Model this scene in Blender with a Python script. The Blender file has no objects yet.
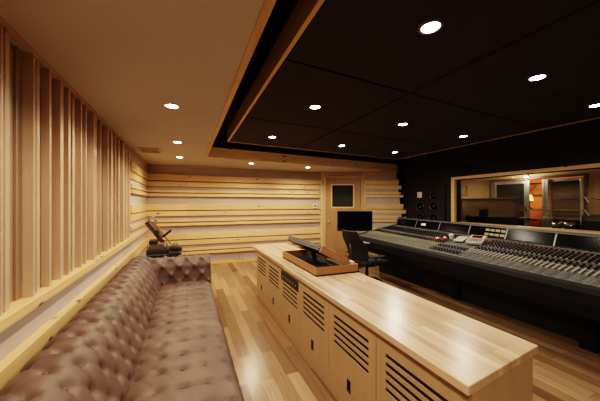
import bpy, bmesh, math, random
from mathutils import Vector, Matrix
random.seed(7)
sc = bpy.context.scene
col = sc.collection
PI = math.pi

# ------------------------------------------------------------------ materials
def nt(name):
    m = bpy.data.materials.new(name); m.use_nodes = True
    t = m.node_tree; b = t.nodes['Principled BSDF']
    return m, t, b
def setp(b, col_=None, rough=.5, metal=0, spec=.5, emit=None, es=0, coat=0):
    if col_: b.inputs['Base Color'].default_value = (*col_, 1)
    b.inputs['Roughness'].default_value = rough
    b.inputs['Metallic'].default_value = metal
    b.inputs['Specular IOR Level'].default_value = spec
    b.inputs['Coat Weight'].default_value = coat
    if emit:
        b.inputs['Emission Color'].default_value = (*emit, 1)
        b.inputs['Emission Strength'].default_value = es
def plain(name, c, rough=.5, metal=0, spec=.5, emit=None, es=0, var=.12, scale=9, bump=0):
    m, t, b = nt(name); setp(b, c, rough, metal, spec, emit, es)
    tc = t.nodes.new('ShaderNodeTexCoord'); n = t.nodes.new('ShaderNodeTexNoise')
    n.inputs['Scale'].default_value = scale; n.inputs['Detail'].default_value = 4
    r = t.nodes.new('ShaderNodeValToRGB')
    r.color_ramp.elements[0].position = .3; r.color_ramp.elements[1].position = .7
    r.color_ramp.elements[0].color = (*[x*(1-var) for x in c], 1)
    r.color_ramp.elements[1].color = (*[min(1, x*(1+var)) for x in c], 1)
    t.links.new(tc.outputs['Object'], n.inputs['Vector']); t.links.new(n.outputs['Fac'], r.inputs[0])
    t.links.new(r.outputs[0], b.inputs['Base Color'])
    if bump:
        bp = t.nodes.new('ShaderNodeBump'); bp.inputs['Strength'].default_value = bump; bp.inputs['Distance'].default_value = .002
        n2 = t.nodes.new('ShaderNodeTexNoise'); n2.inputs['Scale'].default_value = scale*12; n2.inputs['Detail'].default_value = 5
        t.links.new(tc.outputs['Object'], n2.inputs['Vector'])
        t.links.new(n2.outputs['Fac'], bp.inputs['Height']); t.links.new(bp.outputs[0], b.inputs['Normal'])
    return m
def wood(name, c1, c2, axis='X', rough=.4, knots=0, sc_=1.0, boards=None, knotcol=(.10, .04, .015), spec=.4, contrast=1):
    """grain stretched along axis; boards=(size along other axes) gives per-board tint"""
    m, t, b = nt(name); setp(b, c1, rough, 0, spec)
    N = t.nodes.new; L = t.links.new
    tc = N('ShaderNodeTexCoord'); mp = N('ShaderNodeMapping')
    s = {'X': (1.2, 22, 22), 'Y': (22, 1.2, 22), 'Z': (22, 22, 1.2)}[axis]
    mp.inputs['Scale'].default_value = [a*sc_ for a in s]
    L(tc.outputs['Object'], mp.inputs['Vector'])
    n = N('ShaderNodeTexNoise'); n.inputs['Scale'].default_value = 1.3; n.inputs['Detail'].default_value = 6; n.inputs['Distortion'].default_value = .6
    L(mp.outputs[0], n.inputs['Vector'])
    r = N('ShaderNodeValToRGB'); r.color_ramp.elements[0].position = .32; r.color_ramp.elements[1].position = .68
    r.color_ramp.elements[0].color = (*c2, 1); r.color_ramp.elements[1].color = (*c1, 1)
    L(n.outputs['Fac'], r.inputs[0]); out = r.outputs[0]
    if boards:
        # large-scale tint changing from board to board
        mp2 = N('ShaderNodeMapping'); mp2.inputs['Scale'].default_value = boards
        L(tc.outputs['Object'], mp2.inputs['Vector'])
        w = N('ShaderNodeTexWhiteNoise'); w.noise_dimensions = '3D'
        fl = N('ShaderNodeVectorMath'); fl.operation = 'FLOOR'
        L(mp2.outputs[0], fl.inputs[0]); L(fl.outputs[0], w.inputs['Vector'])
        mr = N('ShaderNodeMapRange'); mr.inputs['To Min'].default_value = .88; mr.inputs['To Max'].default_value = 1.15
        L(w.outputs['Value'], mr.inputs['Value'])
        mx = N('ShaderNodeVectorMath'); mx.operation = 'SCALE'
        L(out, mx.inputs[0]); L(mr.outputs[0], mx.inputs['Scale']); out = mx.outputs[0]
    if knots:
        mp3 = N('ShaderNodeMapping'); s3 = {'X': (2.6, 6, 6), 'Y': (6, 2.6, 6), 'Z': (6, 6, 2.6)}[axis]
        mp3.inputs['Scale'].default_value = s3
        L(tc.outputs['Object'], mp3.inputs['Vector'])
        nn = N('ShaderNodeTexNoise'); nn.inputs['Scale'].default_value = 4; L(tc.outputs['Object'], nn.inputs['Vector'])
        v = N('ShaderNodeTexVoronoi'); v.inputs['Scale'].default_value = 1.15; v.inputs['Randomness'].default_value = 1
        ad = N('ShaderNodeVectorMath'); ad.operation = 'ADD'; sv = N('ShaderNodeVectorMath'); sv.operation = 'SCALE'; sv.inputs['Scale'].default_value = .25
        L(nn.outputs['Color'], sv.inputs[0]); L(mp3.outputs[0], ad.inputs[0]); L(sv.outputs[0], ad.inputs[1]); L(ad.outputs[0], v.inputs['Vector'])
        k = N('ShaderNodeMapRange'); k.inputs['From Min'].default_value = .05; k.inputs['From Max'].default_value = .05+.09*knots
        k.inputs['To Min'].default_value = 1; k.inputs['To Max'].default_value = 0
        L(v.outputs['Distance'], k.inputs['Value'])
        mm = N('ShaderNodeMix'); mm.data_type = 'RGBA'; mm.inputs['B'].default_value = (*knotcol, 1)
        L(k.outputs[0], mm.inputs['Factor']); L(out, mm.inputs['A']); out = mm.outputs['Result']
    L(out, b.inputs['Base Color'])
    return m
def planks(name, cs, length, width, rough, along='Y', mortar=.004, mcol=(.09, .045, .018), spec=.5, grain=1, bump=True):
    """brick texture turned into long boards laid along `along`"""
    m, t, b = nt(name); setp(b, cs[0], rough, 0, spec)
    N = t.nodes.new; L = t.links.new
    tc = N('ShaderNodeTexCoord'); mp = N('ShaderNodeMapping')
    if along == 'Y': mp.inputs['Rotation'].default_value = (0, 0, PI/2)
    L(tc.outputs['Object'], mp.inputs['Vector'])
    br = N('ShaderNodeTexBrick'); br.offset = .37; br.offset_frequency = 2; br.squash = 1
    br.inputs['Scale'].default_value = 1; br.inputs['Brick Width'].default_value = length; br.inputs['Row Height'].default_value = width
    br.inputs['Mortar Size'].default_value = mortar*.5; br.inputs['Mortar Smooth'].default_value = .1
    br.inputs['Color1'].default_value = (0, 0, 0, 1); br.inputs['Color2'].default_value = (1, 1, 1, 1); br.inputs['Mortar'].default_value = (.5, .5, .5, 1)
    L(mp.outputs[0], br.inputs['Vector'])
    r = N('ShaderNodeValToRGB'); els = r.color_ramp.elements
    els[0].color = (*cs[0], 1); els[1].color = (*cs[-1], 1)
    for i in range(1, len(cs)-1):
        e = els.new(i/(len(cs)-1)); e.color = (*cs[i], 1)
    L(br.outputs['Color'], r.inputs[0])
    mg = N('ShaderNodeMapping'); mg.inputs['Scale'].default_value = (34, 1.6, 1) if along == 'Y' else (1.6, 34, 1)
    L(tc.outputs['Object'], mg.inputs['Vector'])
    n = N('ShaderNodeTexNoise'); n.inputs['Scale'].default_value = 1.5; n.inputs['Detail'].default_value = 6; n.inputs['Distortion'].default_value = .8
    L(mg.outputs[0], n.inputs['Vector'])
    mr = N('ShaderNodeMapRange'); mr.inputs['From Min'].default_value = .3; mr.inputs['From Max'].default_value = .7
    mr.inputs['To Min'].default_value = 1-.22*grain; mr.inputs['To Max'].default_value = 1+.12*grain
    L(n.outputs['Fac'], mr.inputs['Value'])
    sv = N('ShaderNodeVectorMath'); sv.operation = 'SCALE'; L(r.outputs[0], sv.inputs[0]); L(mr.outputs[0], sv.inputs['Scale'])
    mx = N('ShaderNodeMix'); mx.data_type = 'RGBA'; mx.inputs['B'].default_value = (*mcol, 1)
    L(br.outputs['Fac'], mx.inputs['Factor']); L(sv.outputs[0], mx.inputs['A']); L(mx.outputs['Result'], b.inputs['Base Color'])
    return m
def emis(name, c, s):
    m = bpy.data.materials.new(name); m.use_nodes = True; t = m.node_tree
    t.nodes.remove(t.nodes['Principled BSDF']); e = t.nodes.new('ShaderNodeEmission')
    e.inputs[0].default_value = (*c, 1); e.inputs[1].default_value = s
    t.links.new(e.outputs[0], t.nodes['Material Output'].inputs[0]); return m
def glass_pane(name, tint=(.93, .95, .94)):
    m = bpy.data.materials.new(name); m.use_nodes = True; t = m.node_tree
    t.nodes.remove(t.nodes['Principled BSDF'])
    tr = t.nodes.new('ShaderNodeBsdfTransparent'); tr.inputs[0].default_value = (*tint, 1)
    gl = t.nodes.new('ShaderNodeBsdfGlossy'); gl.inputs['Roughness'].default_value = .02
    fr = t.nodes.new('ShaderNodeFresnel'); fr.inputs[0].default_value = 1.5
    mx = t.nodes.new('ShaderNodeMixShader')
    t.links.new(fr.outputs[0], mx.inputs[0]); t.links.new(tr.outputs[0], mx.inputs[1]); t.links.new(gl.outputs[0], mx.inputs[2])
    t.links.new(mx.outputs[0], t.nodes['Material Output'].inputs[0]); return m

pineX = wood('pine_across', (.76, .53, .28), (.66, .43, .20), 'X', .38, knots=1.0, boards=(.001, .001, 3.3))
pineY = wood('pine_along', (.76, .53, .28), (.66, .43, .20), 'Y', .38, knots=1.0, boards=(.001, .001, 3.3))
pineT = wood('pine_trim', (.60, .41, .20), (.48, .30, .13), 'Y', .4)
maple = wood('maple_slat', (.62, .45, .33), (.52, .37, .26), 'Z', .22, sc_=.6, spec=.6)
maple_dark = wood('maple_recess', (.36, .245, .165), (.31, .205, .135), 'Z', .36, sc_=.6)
doorwood = wood('door_oak', (.44, .27, .13), (.37, .215, .10), 'Z', .4)
cabwood = wood('cabinet_maple', (.50, .345, .21), (.45, .305, .18), 'Z', .42, sc_=.7)
traywood = wood('tray_cherry', (.36, .19, .085), (.28, .14, .06), 'Y', .35)
floor_m = planks('oak_floor', [(.12, .065, .034), (.29, .175, .09), (.36, .225, .125), (.46, .30, .175), (.17, .095, .048), (.40, .255, .145)], 1.15, .115, .24, 'Y', .003)
block_m = planks('butcher_block', [(.42, .275, .165), (.64, .47, .32), (.54, .38, .24), (.72, .55, .39)], .9, .042, .26, 'Y', .0006, (.40, .22, .09), grain=.8)
fabric = plain('wall_fabric', (.50, .41, .37), .95, var=.05, scale=3, bump=.3)
ceil_m = plain('ceiling_paint', (.50, .46, .41), .9, var=.03, scale=1.3)
cloud_m = plain('cloud_fabric', (.026, .019, .018), .9, var=.15, scale=5, bump=.4)
black_m = plain('black_paint', (.012, .010, .010), .85, var=.2)
darkwall = plain('dark_wall_fabric', (.022, .015, .015), .92, var=.2, scale=3, bump=.3)
def leather_mat():
    m, t, b = nt('brown_leather'); setp(b, (.16, .08, .05), .50, 0, .4)
    N = t.nodes.new; L = t.links.new
    tc = N('ShaderNodeTexCoord'); n = N('ShaderNodeTexNoise'); n.inputs['Scale'].default_value = 5; n.inputs['Detail'].default_value = 8
    L(tc.outputs['Object'], n.inputs['Vector'])
    r = N('ShaderNodeValToRGB'); r.color_ramp.elements[0].position = .33; r.color_ramp.elements[1].position = .72
    r.color_ramp.elements[0].color = (.085, .052, .040, 1); r.color_ramp.elements[1].color = (.155, .098, .076, 1)
    L(n.outputs['Fac'], r.inputs[0]); L(r.outputs[0], b.inputs['Base Color'])
    v = N('ShaderNodeTexVoronoi'); v.inputs['Scale'].default_value = 260; L(tc.outputs['Object'], v.inputs['Vector'])
    n2 = N('ShaderNodeTexNoise'); n2.inputs['Scale'].default_value = 28; n2.inputs['Detail'].default_value = 5; L(tc.outputs['Object'], n2.inputs['Vector'])
    bp = N('ShaderNodeBump'); bp.inputs['Strength'].default_value = .25; bp.inputs['Distance'].default_value = .001
    bp2 = N('ShaderNodeBump'); bp2.inputs['Strength'].default_value = .35; bp2.inputs['Distance'].default_value = .006
    L(v.outputs['Distance'], bp.inputs['Height']); L(n2.outputs['Fac'], bp2.inputs['Height']); L(bp2.outputs[0], bp.inputs['Normal']); L(bp.outputs[0], b.inputs['Normal'])
    return m
leather = leather_mat()
blk_plastic = plain('black_plastic', (.02, .02, .02), .45)
blk_gloss = plain('black_screen', (.002, .002, .003), .2, spec=.1)
blk_mesh = plain('black_mesh_fabric', (.010, .010, .012), .8, bump=.4)
bolster_m = plain('console_bolster', (.007, .007, .008), .6, spec=.2)
grey_panel = plain('console_grey', (.07, .073, .072), .5, metal=.2)
strip_a = plain('strip_charcoal', (.085, .087, .08), .5)
strip_b = plain('strip_grey', (.125, .123, .113), .5)
strip_y = plain('strip_olive', (.105, .102, .082), .5)
fader_m = plain('fader_ivory', (.27, .255, .22), .4)
fader_y = plain('fader_cream_yellow', (.24, .225, .14), .4)
knob_k = plain('knob_black', (.018, .018, .018), .35)
knob_g = plain('knob_grey', (.20, .20, .19), .4)
knob_r = plain('knob_maroon', (.10, .02, .018), .4)
silver = plain('brushed_silver', (.55, .55, .54), .3, metal=.9)
white_p = plain('white_plastic', (.72, .70, .66), .4)
red_p = plain('red_plastic', (.32, .05, .04), .4)
meter_m = emis('meter_glow', (1.0, .74, .38), .32)
lens_warm = emis('lens_warm', (1.0, .88, .70), 50)
lens_cool = emis('lens_neutral', (1.0, .92, .82), 60)
ring_m = plain('light_trim_ring', (.70, .62, .52), .4)
ring_d = plain('light_trim_ring_dark', (.10, .09, .085), .4)
glass = glass_pane('clear_glass')
tan_wall = plain('live_room_tan', (.46, .31, .18), .8, var=.06, scale=2)
orange_wall = plain('far_room_orange', (.62, .22, .09), .8)
alum = plain('aluminium_frame', (.50, .52, .54), .35, metal=.8)
navy = plain('blind_dark', (.02, .02, .022), .6)
cymbal_m = plain('cymbal_bronze', (.62, .56, .42), .22, metal=1)
dark_glass = plain('dark_glass', (.03, .035, .03), .06)
yellow_pine = wood('yellow_baseboard', (.74, .50, .16), (.64, .40, .11), 'X', .4)

# ------------------------------------------------------------------ mesh helper
class MB:
    def __init__(s): s.v = []; s.f = []
    def add(s, vs, fs):
        k = len(s.v); s.v += [tuple(v) for v in vs]; s.f += [[i+k for i in f] for f in fs]; return s
    def box(s, x0, x1, y0, y1, z0, z1, M=None):
        vs = [Vector((x, y, z)) for z in (z0, z1) for y in (y0, y1) for x in (x0, x1)]
        if M is not None: vs = [M @ v for v in vs]
        return s.add(vs, [(0, 2, 3, 1), (4, 5, 7, 6), (0, 1, 5, 4), (2, 6, 7, 3), (0, 4, 6, 2), (1, 3, 7, 5)])
    def prism(s, pts, z0, z1):          # plan polygon (ccw), extruded in z
        n = len(pts)
        vs = [(x, y, z0) for x, y in pts]+[(x, y, z1) for x, y in pts]
        fs = [list(range(n))[::-1], list(range(n, 2*n))]+[(i, (i+1) % n, n+(i+1) % n, n+i) for i in range(n)]
        return s.add(vs, fs)
    def hexa(s, b, t):                  # 4 bottom + 4 top points
        return s.add(list(b)+list(t), [(3, 2, 1, 0), (4, 5, 6, 7), (0, 1, 5, 4), (1, 2, 6, 5), (2, 3, 7, 6), (3, 0, 4, 7)])
    def lathe(s, prof, n=20, M=Matrix()):   # prof [(r,z)]
        k = len(prof); vs = []
        for r, z in prof:
            for i in range(n):
                a = 2*PI*i/n; vs.append(M @ Vector((r*math.cos(a), r*math.sin(a), z)))
        fs = [(j*n+i, j*n+(i+1) % n, (j+1)*n+(i+1) % n, (j+1)*n+i) for j in range(k-1) for i in range(n)]
        fs.append(list(range(n))[::-1]); fs.append([(k-1)*n+i for i in range(n)])
        return s.add(vs, fs)
    def tube(s, pts, r, n=8):
        pts = [Vector(p) for p in pts]; m = len(pts); rs = r if isinstance(r, (list, tuple)) else [r]*m
        vs = []; up = Vector((0, 0, 1))
        for i, p in enumerate(pts):
            t = (pts[min(i+1, m-1)]-pts[max(i-1, 0)]).normalized()
            a = t.cross(up)
            if a.length < .05: a = t.cross(Vector((1, 0, 0)))
            a.normalize(); b = t.cross(a).normalized()
            for k in range(n):
                q = 2*PI*k/n; vs.append(p+a*math.cos(q)*rs[i]+b*math.sin(q)*rs[i])
        fs = [(j*n+i, j*n+(i+1) % n, (j+1)*n+(i+1) % n, (j+1)*n+i) for j in range(m-1) for i in range(n)]
        fs.append(list(range(n))[::-1]); fs.append([(m-1)*n+i for i in range(n)])
        return s.add(vs, fs)
    def build(s, name, mat, parent=None, bevel=0, smooth=False, seg=2, loc=None):
        me = bpy.data.meshes.new(name)
        me.from_pydata([tuple(v) for v in s.v], [], s.f)
        bm = bmesh.new(); bm.from_mesh(me); bmesh.ops.recalc_face_normals(bm, faces=bm.faces)
        if loc: bmesh.ops.translate(bm, verts=bm.verts, vec=-Vector(loc))
        bm.to_mesh(me); bm.free()
        for m in (mat if isinstance(mat, (list, tuple)) else [mat]): me.materials.append(m)
        if smooth:
            for p in me.polygons: p.use_smooth = True
        o = bpy.data.objects.new(name, me); col.objects.link(o)
        if loc: o.location = loc
        if parent is not None: 
            o.parent = parent
            if not loc: o.location = -Vector(parent.get('base', (0, 0, 0)))
        if bevel:
            b = o.modifiers.new('bevel', 'BEVEL'); b.width = bevel; b.segments = seg; b.limit_method = 'ANGLE'; b.angle_limit = .7
            if smooth: pass
        return o
def tag(o, label=None, cat=None, group=None, kind=None):
    if label: o['label'] = label
    if cat: o['category'] = cat
    if group: o['group'] = group
    if kind: o['kind'] = kind
    return o
def thing(name, label, cat, loc, group=None, rz=0):
    o = bpy.data.objects.new(name, None); col.objects.link(o); o.location = loc
    o.empty_display_size = .1; o.rotation_euler = (0, 0, rz)
    return tag(o, label, cat, group)
def struct(o): o['kind'] = 'structure'; return o
def child(o, parent):    # world-space mesh under a thing
    o.parent = parent; o.location = Vector(o.location)-parent.location; return o
def dup(o, loc, rz=None, label=None):
    r = o.copy(); col.objects.link(r); r.location = loc
    if rz is not None: r.rotation_euler = (0, 0, rz)
    if label: r['label'] = label
    for ch in list(o.children):
        c = ch.copy(); col.objects.link(c); c.parent = r
        for g in list(ch.children):
            d = g.copy(); col.objects.link(d); d.parent = c
    return r

# ------------------------------------------------------------------ room shell
ZC = 2.375          # pale ceiling
ZU = 2.95           # black void above the opening
XL = -.90; XR = 5.75; YB = 7.15; YF = -3.0
struct(MB().box(-1.1, 5.95, YF-.1, YB+.2, -.1, 0).build('floor', floor_m))
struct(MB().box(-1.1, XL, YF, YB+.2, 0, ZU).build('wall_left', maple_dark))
struct(MB().box(-1.1, 5.95, YF-.15, YF, 0, ZU).build('wall_front', fabric))
# back wall: straight part and splayed part holding the door
P_s = (3.525, 7.04)               # where the splay starts
c_, s_ = .9265, .376              # splay runs along (c,-s)
struct(MB().prism([(-1.1, YB), (3.60, YB), (3.60, YB+.15), (-1.1, YB+.15)], 0, ZU).build('wall_back', fabric))
def SP(a, off=0):                 # point on the splay: a metres along, off metres towards the room
    return (P_s[0]+c_*a-s_*off, P_s[1]-s_*a-c_*off)
def spbox(mb, a0, a1, o0, o1, z0, z1, a1t=None):
    a1t = a1 if a1t is None else a1t
    b = [(*SP(a0, o1), z0), (*SP(a1, o1), z0), (*SP(a1, o0), z0), (*SP(a0, o0), z0)]
    t = [(*SP(a0, o1), z1), (*SP(a1t, o1), z1), (*SP(a1t, o0), z1), (*SP(a0, o0), z1)]
    return mb.hexa(b, t)
# splay wall around the door opening (door from a=.05 to 1.12), right edge slants
DA0, DA1, DZ = .04, 1.13, 2.27
m = MB(); spbox(m, -.02, DA0, -.12, 0, 0, 2.54); spbox(m, DA0, DA1, -.12, 0, DZ, 2.54); spbox(m, DA1, 2.40, -.12, 0, 0, 2.54, 2.07)
struct(m.build('wall_backright', fabric))
struct(MB().prism([(3.6, YB+.05), (5.95, YB+.05), (5.95, YB+.2), (3.6, YB+.2)], 0, ZU).build('trim_4', black_m))
# right wall with window opening Y 2?.. sized from the photograph
WY0, WY1, WZ0, WZ1 = .35, 4.62, 1.00, 2.035
m = MB()
m.box(XR, 5.95, WY1, YB+.2, 0, ZU); m.box(XR, 5.95, YF, WY0, 0, ZU); m.box(XR, 5.95, WY0, WY1, 0, WZ0); m.box(XR, 5.95, WY0, WY1, WZ1, ZU)
struct(m.build('wall_right', darkwall))
# pale ceiling: left strip, rear soffit, front part (with thickness up to the pine fascia)
def fas(x): return 5.56+.1179*(x-.367)      # skewed rear edge of the opening
OX = .355
m = MB()
m.prism([(-1.1, -.9), (OX-.045, -.9), (OX-.045, fas(OX)), (-1.1, fas(OX))], ZC, 2.54)
m.prism([(-1.1, fas(OX)), (OX, fas(OX)), (5.37, fas(5.37)+.02), (5.47, 6.2), (5.6, 6.3), (5.6, YB+.1), (-1.1, YB+.1)], ZC, 2.538)
m.prism([(-1.1, YF), (5.95, YF), (5.95, -.9), (-1.1, -.9)], ZC, 2.54)
struct(m.build('ceiling', ceil_m))
struct(MB().box(-1.1, 5.95, YF-.1, YB+.2, ZU, ZU+.1).build('ceiling_2', black_m))
m = MB()
m.prism([(-.2, -.95), (OX-.045, -.95), (OX-.045, fas(OX)), (-.2, fas(OX)+.05)], 2.541, ZU)
m.prism([(-.2, fas(OX)+.03), (OX, fas(OX)+.03), (5.5, fas(5.37)+.04), (5.5, YB), (-.2, YB)], 2.541, ZU)
struct(m.build('trim_5', black_m))
# pine edging of the opening
struct(MB().prism([(OX-.045, -.9), (OX, -.9), (OX, fas(OX)), (OX-.045, fas(OX))], ZC-.006, 2.54).build('trim_6', pineT))
struct(MB().prism([(OX-.05, fas(OX)-.02), (5.37, fas(5.37)-.02), (5.40, fas(5.37)+.0), (OX-.05, fas(OX)+.0)], ZC-.006, 2.57).build('trim_7', wood('pine_fascia_lit', (.92, .70, .42), (.80, .56, .30), 'X', .4, knots=1)))  # fascia pine made paler, standing in for light bounced onto it
struct(MB().box(-.828, -.806, -2.9, YB-.06, ZC-.014, ZC).build('trim_8', pineT))
# horizontal slats
bands = [(2.16, 2.02, .045), (1.995, 1.885, .03), (1.80, 1.745, .045), (1.72, 1.655, .06)]
slz = []
for k in (0, .687, 1.374):
    for (t, b, d) in bands:
        slz.append((t-k, b-k, d))
m = MB()
for (t, b, d) in slz: m.box(-.83, 3.50, YB-d-.03, YB, b, t)
m.box(3.50, 3.535, YB-.11, YB, .06, ZC-.02)
struct(m.build('trim_1', pineX, bevel=.003))
m = MB()
for i, (t, b, d) in enumerate(slz):
    tt = (2.3-(t+b)/2)
    spbox(m, DA1+.085, 2.12+tt*.19+(.05 if i % 2 else 0), 0, d*.8, b, t)
spbox(m, DA1+.085, 2.10, 0, .05, 2.31, 2.37)
spbox(m, DA1+.055, DA1+.085, 0, .06, .06, ZC)
struct(m.build('trim_2', pineX, bevel=.003))
# rear length of the left wall: boards at the same heights on a furred-out section
struct(MB().box(XL, -.845, 5.16, YB, 0, ZC).build('trim_9', fabric))
m = MB()
for (t, b, d) in slz[:7]: m.box(-.87, -.845+d*.75, 5.10+.02*(d > .04), YB-.03, b, t)
struct(m.build('trim_3', pineY, bevel=.003))
struct(MB().box(-.84, 1.8, YB-.055, YB, 0, .055).box(1.8, 3.5, YB-.055, YB, 0, .055).build('baseboard_back', yellow_pine, bevel=.004))
m = MB(); spbox(m, DA1+.1, 2.3, 0, .03, 0, .055); struct(m.build('baseboard_right', yellow_pine))
# vertical maple slats on the left wall
ys = [1.788, 1.833, 2.091, 2.163, 2.296, 2.484, 2.611, 2.732, 2.880, 3.019, 3.221, 3.50, 3.731, 3.912, 4.10, 4.337, 4.56, 4.80, 4.98]
ws = [.016, .038, .024, .038, .029, .052, .039, .044, .025, .027, .10, .03, .043, .09, .03, .06, .09, .09, .10]
y = 1.70
while y > -2.9:
    w = random.choice([.02, .03, .04, .05]); ys.append(y-w); ws.append(w); y -= w+random.choice([.05, .08, .12, .2])
m = MB()
for i, (y, w) in enumerate(zip(ys, ws)): m.box(XL, [-.832, -.838, -.832, -.845][i % 4], y, y+w, .955, ZC)
struct(m.build('trim_10', maple, bevel=.002))
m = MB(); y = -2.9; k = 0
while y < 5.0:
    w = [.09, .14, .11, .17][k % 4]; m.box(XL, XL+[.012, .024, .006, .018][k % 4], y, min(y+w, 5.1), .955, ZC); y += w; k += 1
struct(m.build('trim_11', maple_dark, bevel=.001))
struct(MB().box(XL, -.80, -2.95, YB-.07, .895, .955).build('trim_12', pineY, bevel=.004))
struct(MB().box(XL, -.84, -2.95, YB-.07, .02, .895).build('trim_13', fabric))
struct(MB().box(-.84, -.785, -2.95, YB-.07, .60, .735).build('trim_14', pineY, bevel=.004))

# ------------------------------------------------------------------ door
m = MB(); 
spbox(m, DA0, DA0+.075, -.10, .03, 0, DZ); spbox(m, DA1-.03, DA1+.055, -.10, .03, 0, DZ); spbox(m, DA0+.075, DA1-.03, -.10, .03, DZ-.08, DZ)
df = struct(m.build('door_1', pineT, bevel=.004))
la, lb = DA0+.08, DA1-.035; wa, wb, wz0, wz1 = .29, .88, 1.39, 2.00
m = MB()
spbox(m, la, wa, -.06, -.005, .01, DZ-.085); spbox(m, wb, lb, -.06, -.005, .01, DZ-.085); spbox(m, wa, wb, -.06, -.005, .01, wz0); spbox(m, wa, wb, -.06, -.005, wz1, DZ-.085)
dl = m.build('door_leaf', doorwood, df)
m = MB(); q = .035
spbox(m, wa-q, wa, -.02, .008, wz0-q, wz1+q); spbox(m, wb, wb+q, -.02, .008, wz0-q, wz1+q); spbox(m, wa, wb, -.02, .008, wz0-q, wz0); spbox(m, wa, wb, -.02, .008, wz1, wz1+q)
m.build('window_bead', wood('bead_pine', (.85, .62, .34), (.74, .50, .25), 'Z', .35), df, bevel=.003)
m = MB(); spbox(m, wa, wb, -.04, -.03, wz0, wz1); m.build('door_glass', dark_glass, df)
p = Vector((*SP(la+.07, .04), .97)); ax = Matrix.Rotation(math.atan2(-c_, -s_), 4, 'Z') @ Matrix.Rotation(PI/2, 4, 'Y')
m = MB(); m.lathe([(.030, -.045), (.030, -.035), (.012, -.03), (.012, 0), (.026, .008), (.030, .022), (.022, .036), (.004, .04)], 16, Matrix.Translation(p) @ ax)
m.build('door_knob', silver, df, smooth=True)
# thermostat & outlet
m = MB().box(3.26, 3.37, YB-.105, YB-.085, 1.355, 1.47)
t = thing('thermostat', 'small white wall thermostat with dark display left of the door', 'thermostat', (3.315, YB-.085, 1.41))
child(m.build('housing', white_p, None, bevel=.004), t); child(MB().box(3.288, 3.345, YB-.108, YB-.104, 1.40, 1.44).build('display', blk_gloss), t)
t = thing('wall_outlet', 'grey outlet cover plate low on the back wall beside the cabinet run', 'outlet', (1.28, YB-.01, .15))
child(MB().box(1.18, 1.36, YB-.022, YB-.001, .075, .235).build('cover_plate', plain('plate_beige', (.50, .42, .34), .5), None, bevel=.003), t)
stn = plain('socket_tan', (.36, .30, .25), .5)
for x in (1.225, 1.315): child(MB().box(x-.017, x+.017, YB-.026, YB-.021, .10, .21).build('socket', stn), t)

# ------------------------------------------------------------------ ceiling cloud (skewed grid of nine panels)
sk = .11
def CP(x, y): return (x, y+sk*(x-.62))
xs = [.62, 1.96, 3.30, 4.64]; yy = [.45, 1.90, 3.35, 4.80]
zc = 2.54
cl = thing('acoustic_ceiling_cloud', 'large dark fabric ceiling cloud hung above the mixing console, edged in pine', 'ceiling panel', (2.6, 2.7, zc))
for i in range(3):
    for j in range(3):
        g = .012
        P = [CP(xs[i]+g, yy[j]+g), CP(xs[i+1]-g, yy[j]+g), CP(xs[i+1]-g, yy[j+1]-g), CP(xs[i]+g, yy[j+1]-g)]
        child(MB().prism(P, zc, zc+.05).build('fabric_panel', cloud_m, None, bevel=.006), cl)
def edge(a, b, w=.03, z0=zc-.008, z1=zc+.18):
    a = Vector(a); b = Vector(b); n = Vector(((b-a).y, -(b-a).x)).normalized()*w
    return MB().prism([tuple(a), tuple(b), tuple(b-n), tuple(a-n)][::-1], z0, z1)
cs = [CP(.62, .45), CP(4.64, .45), CP(4.64, 4.8), CP(.62, 4.8)]
child(edge(cs[0], cs[3], -.03).build('side_board', pineT), cl)
for a, b in ((cs[1], cs[0]), (cs[3], cs[2]), (cs[2], cs[1])):
    child(edge(a, b, -.024, zc-.012, zc+.14).build('edge_strip', pineT), cl)
child(MB().prism([CP(.66, .49), CP(4.6, .49), CP(4.6, 4.76), CP(.66, 4.76)], zc+.05, zc+.13).build('backing', black_m), cl)
for (x, y) in ((1.2, 1.2), (4.0, 1.2), (1.2, 4.2), (4.0, 4.2)):
    child(MB().tube([(x, y+sk*(x-.62), zc+.12), (x, y+sk*(x-.62), ZU+.01)], .006).build('hanger_rod', blk_plastic), cl)

# ------------------------------------------------------------------ lights
def can(x, y, z, label, cat_group, lens, ring, power, color, blend=.5, angle=158, r=.05):
    t = thing('recessed_ceiling_light', label, 'ceiling light', (x, y, z), cat_group)
    a = MB(); n = 28
    prof = [(r+.022, 0), (r+.020, -.006), (r+.004, -.008), (r, 0)]
    vs = []; 
    for (rr, zz) in prof:
        for i in range(n): vs.append((rr*math.cos(2*PI*i/n), rr*math.sin(2*PI*i/n), zz))
    a.add(vs, [(j*n+i, j*n+(i+1) % n, (j+1)*n+(i+1) % n, (j+1)*n+i) for j in range(3) for i in range(n)])
    o = a.build('trim_ring', ring, None, smooth=True); o.parent = t
    o = MB().lathe([(r, -.002), (r, -.005), (r*.6, -.007)], n).build('lens', lens); o.parent = t
    L = bpy.data.lights.new('spot', 'SPOT'); L.energy = power; L.color = color; L.spot_size = math.radians(angle); L.spot_blend = blend; L.shadow_soft_size = .05
    lo = bpy.data.objects.new('lamp', L); col.objects.link(lo); lo.location = (0, 0, -.03); lo.parent = t
    return t
WARM = (1.0, .79, .56); NEUT = (1.0, .84, .67)
g1 = 'warm recessed lights in the pale ceiling'
PW = 50
for (x, y, l) in [(-.13, 2.75, 'nearest and largest visible warm recessed light in the pale ceiling above the sofa'),
                  (-.13, 4.35, 'second warm recessed light above the sofa, next to the ceiling vent'),
                  (-.13, 5.76, 'farthest warm recessed light above the sofa, close to the back wall'),
                  (1.31, 6.08, 'warm recessed light in the rear soffit near the middle of the slatted back wall'),
                  (2.74, 6.24, 'warm recessed light in the rear soffit just left of the door')]:
    can(x, y, ZC, l, g1, lens_warm, ring_m, PW, WARM)
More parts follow.
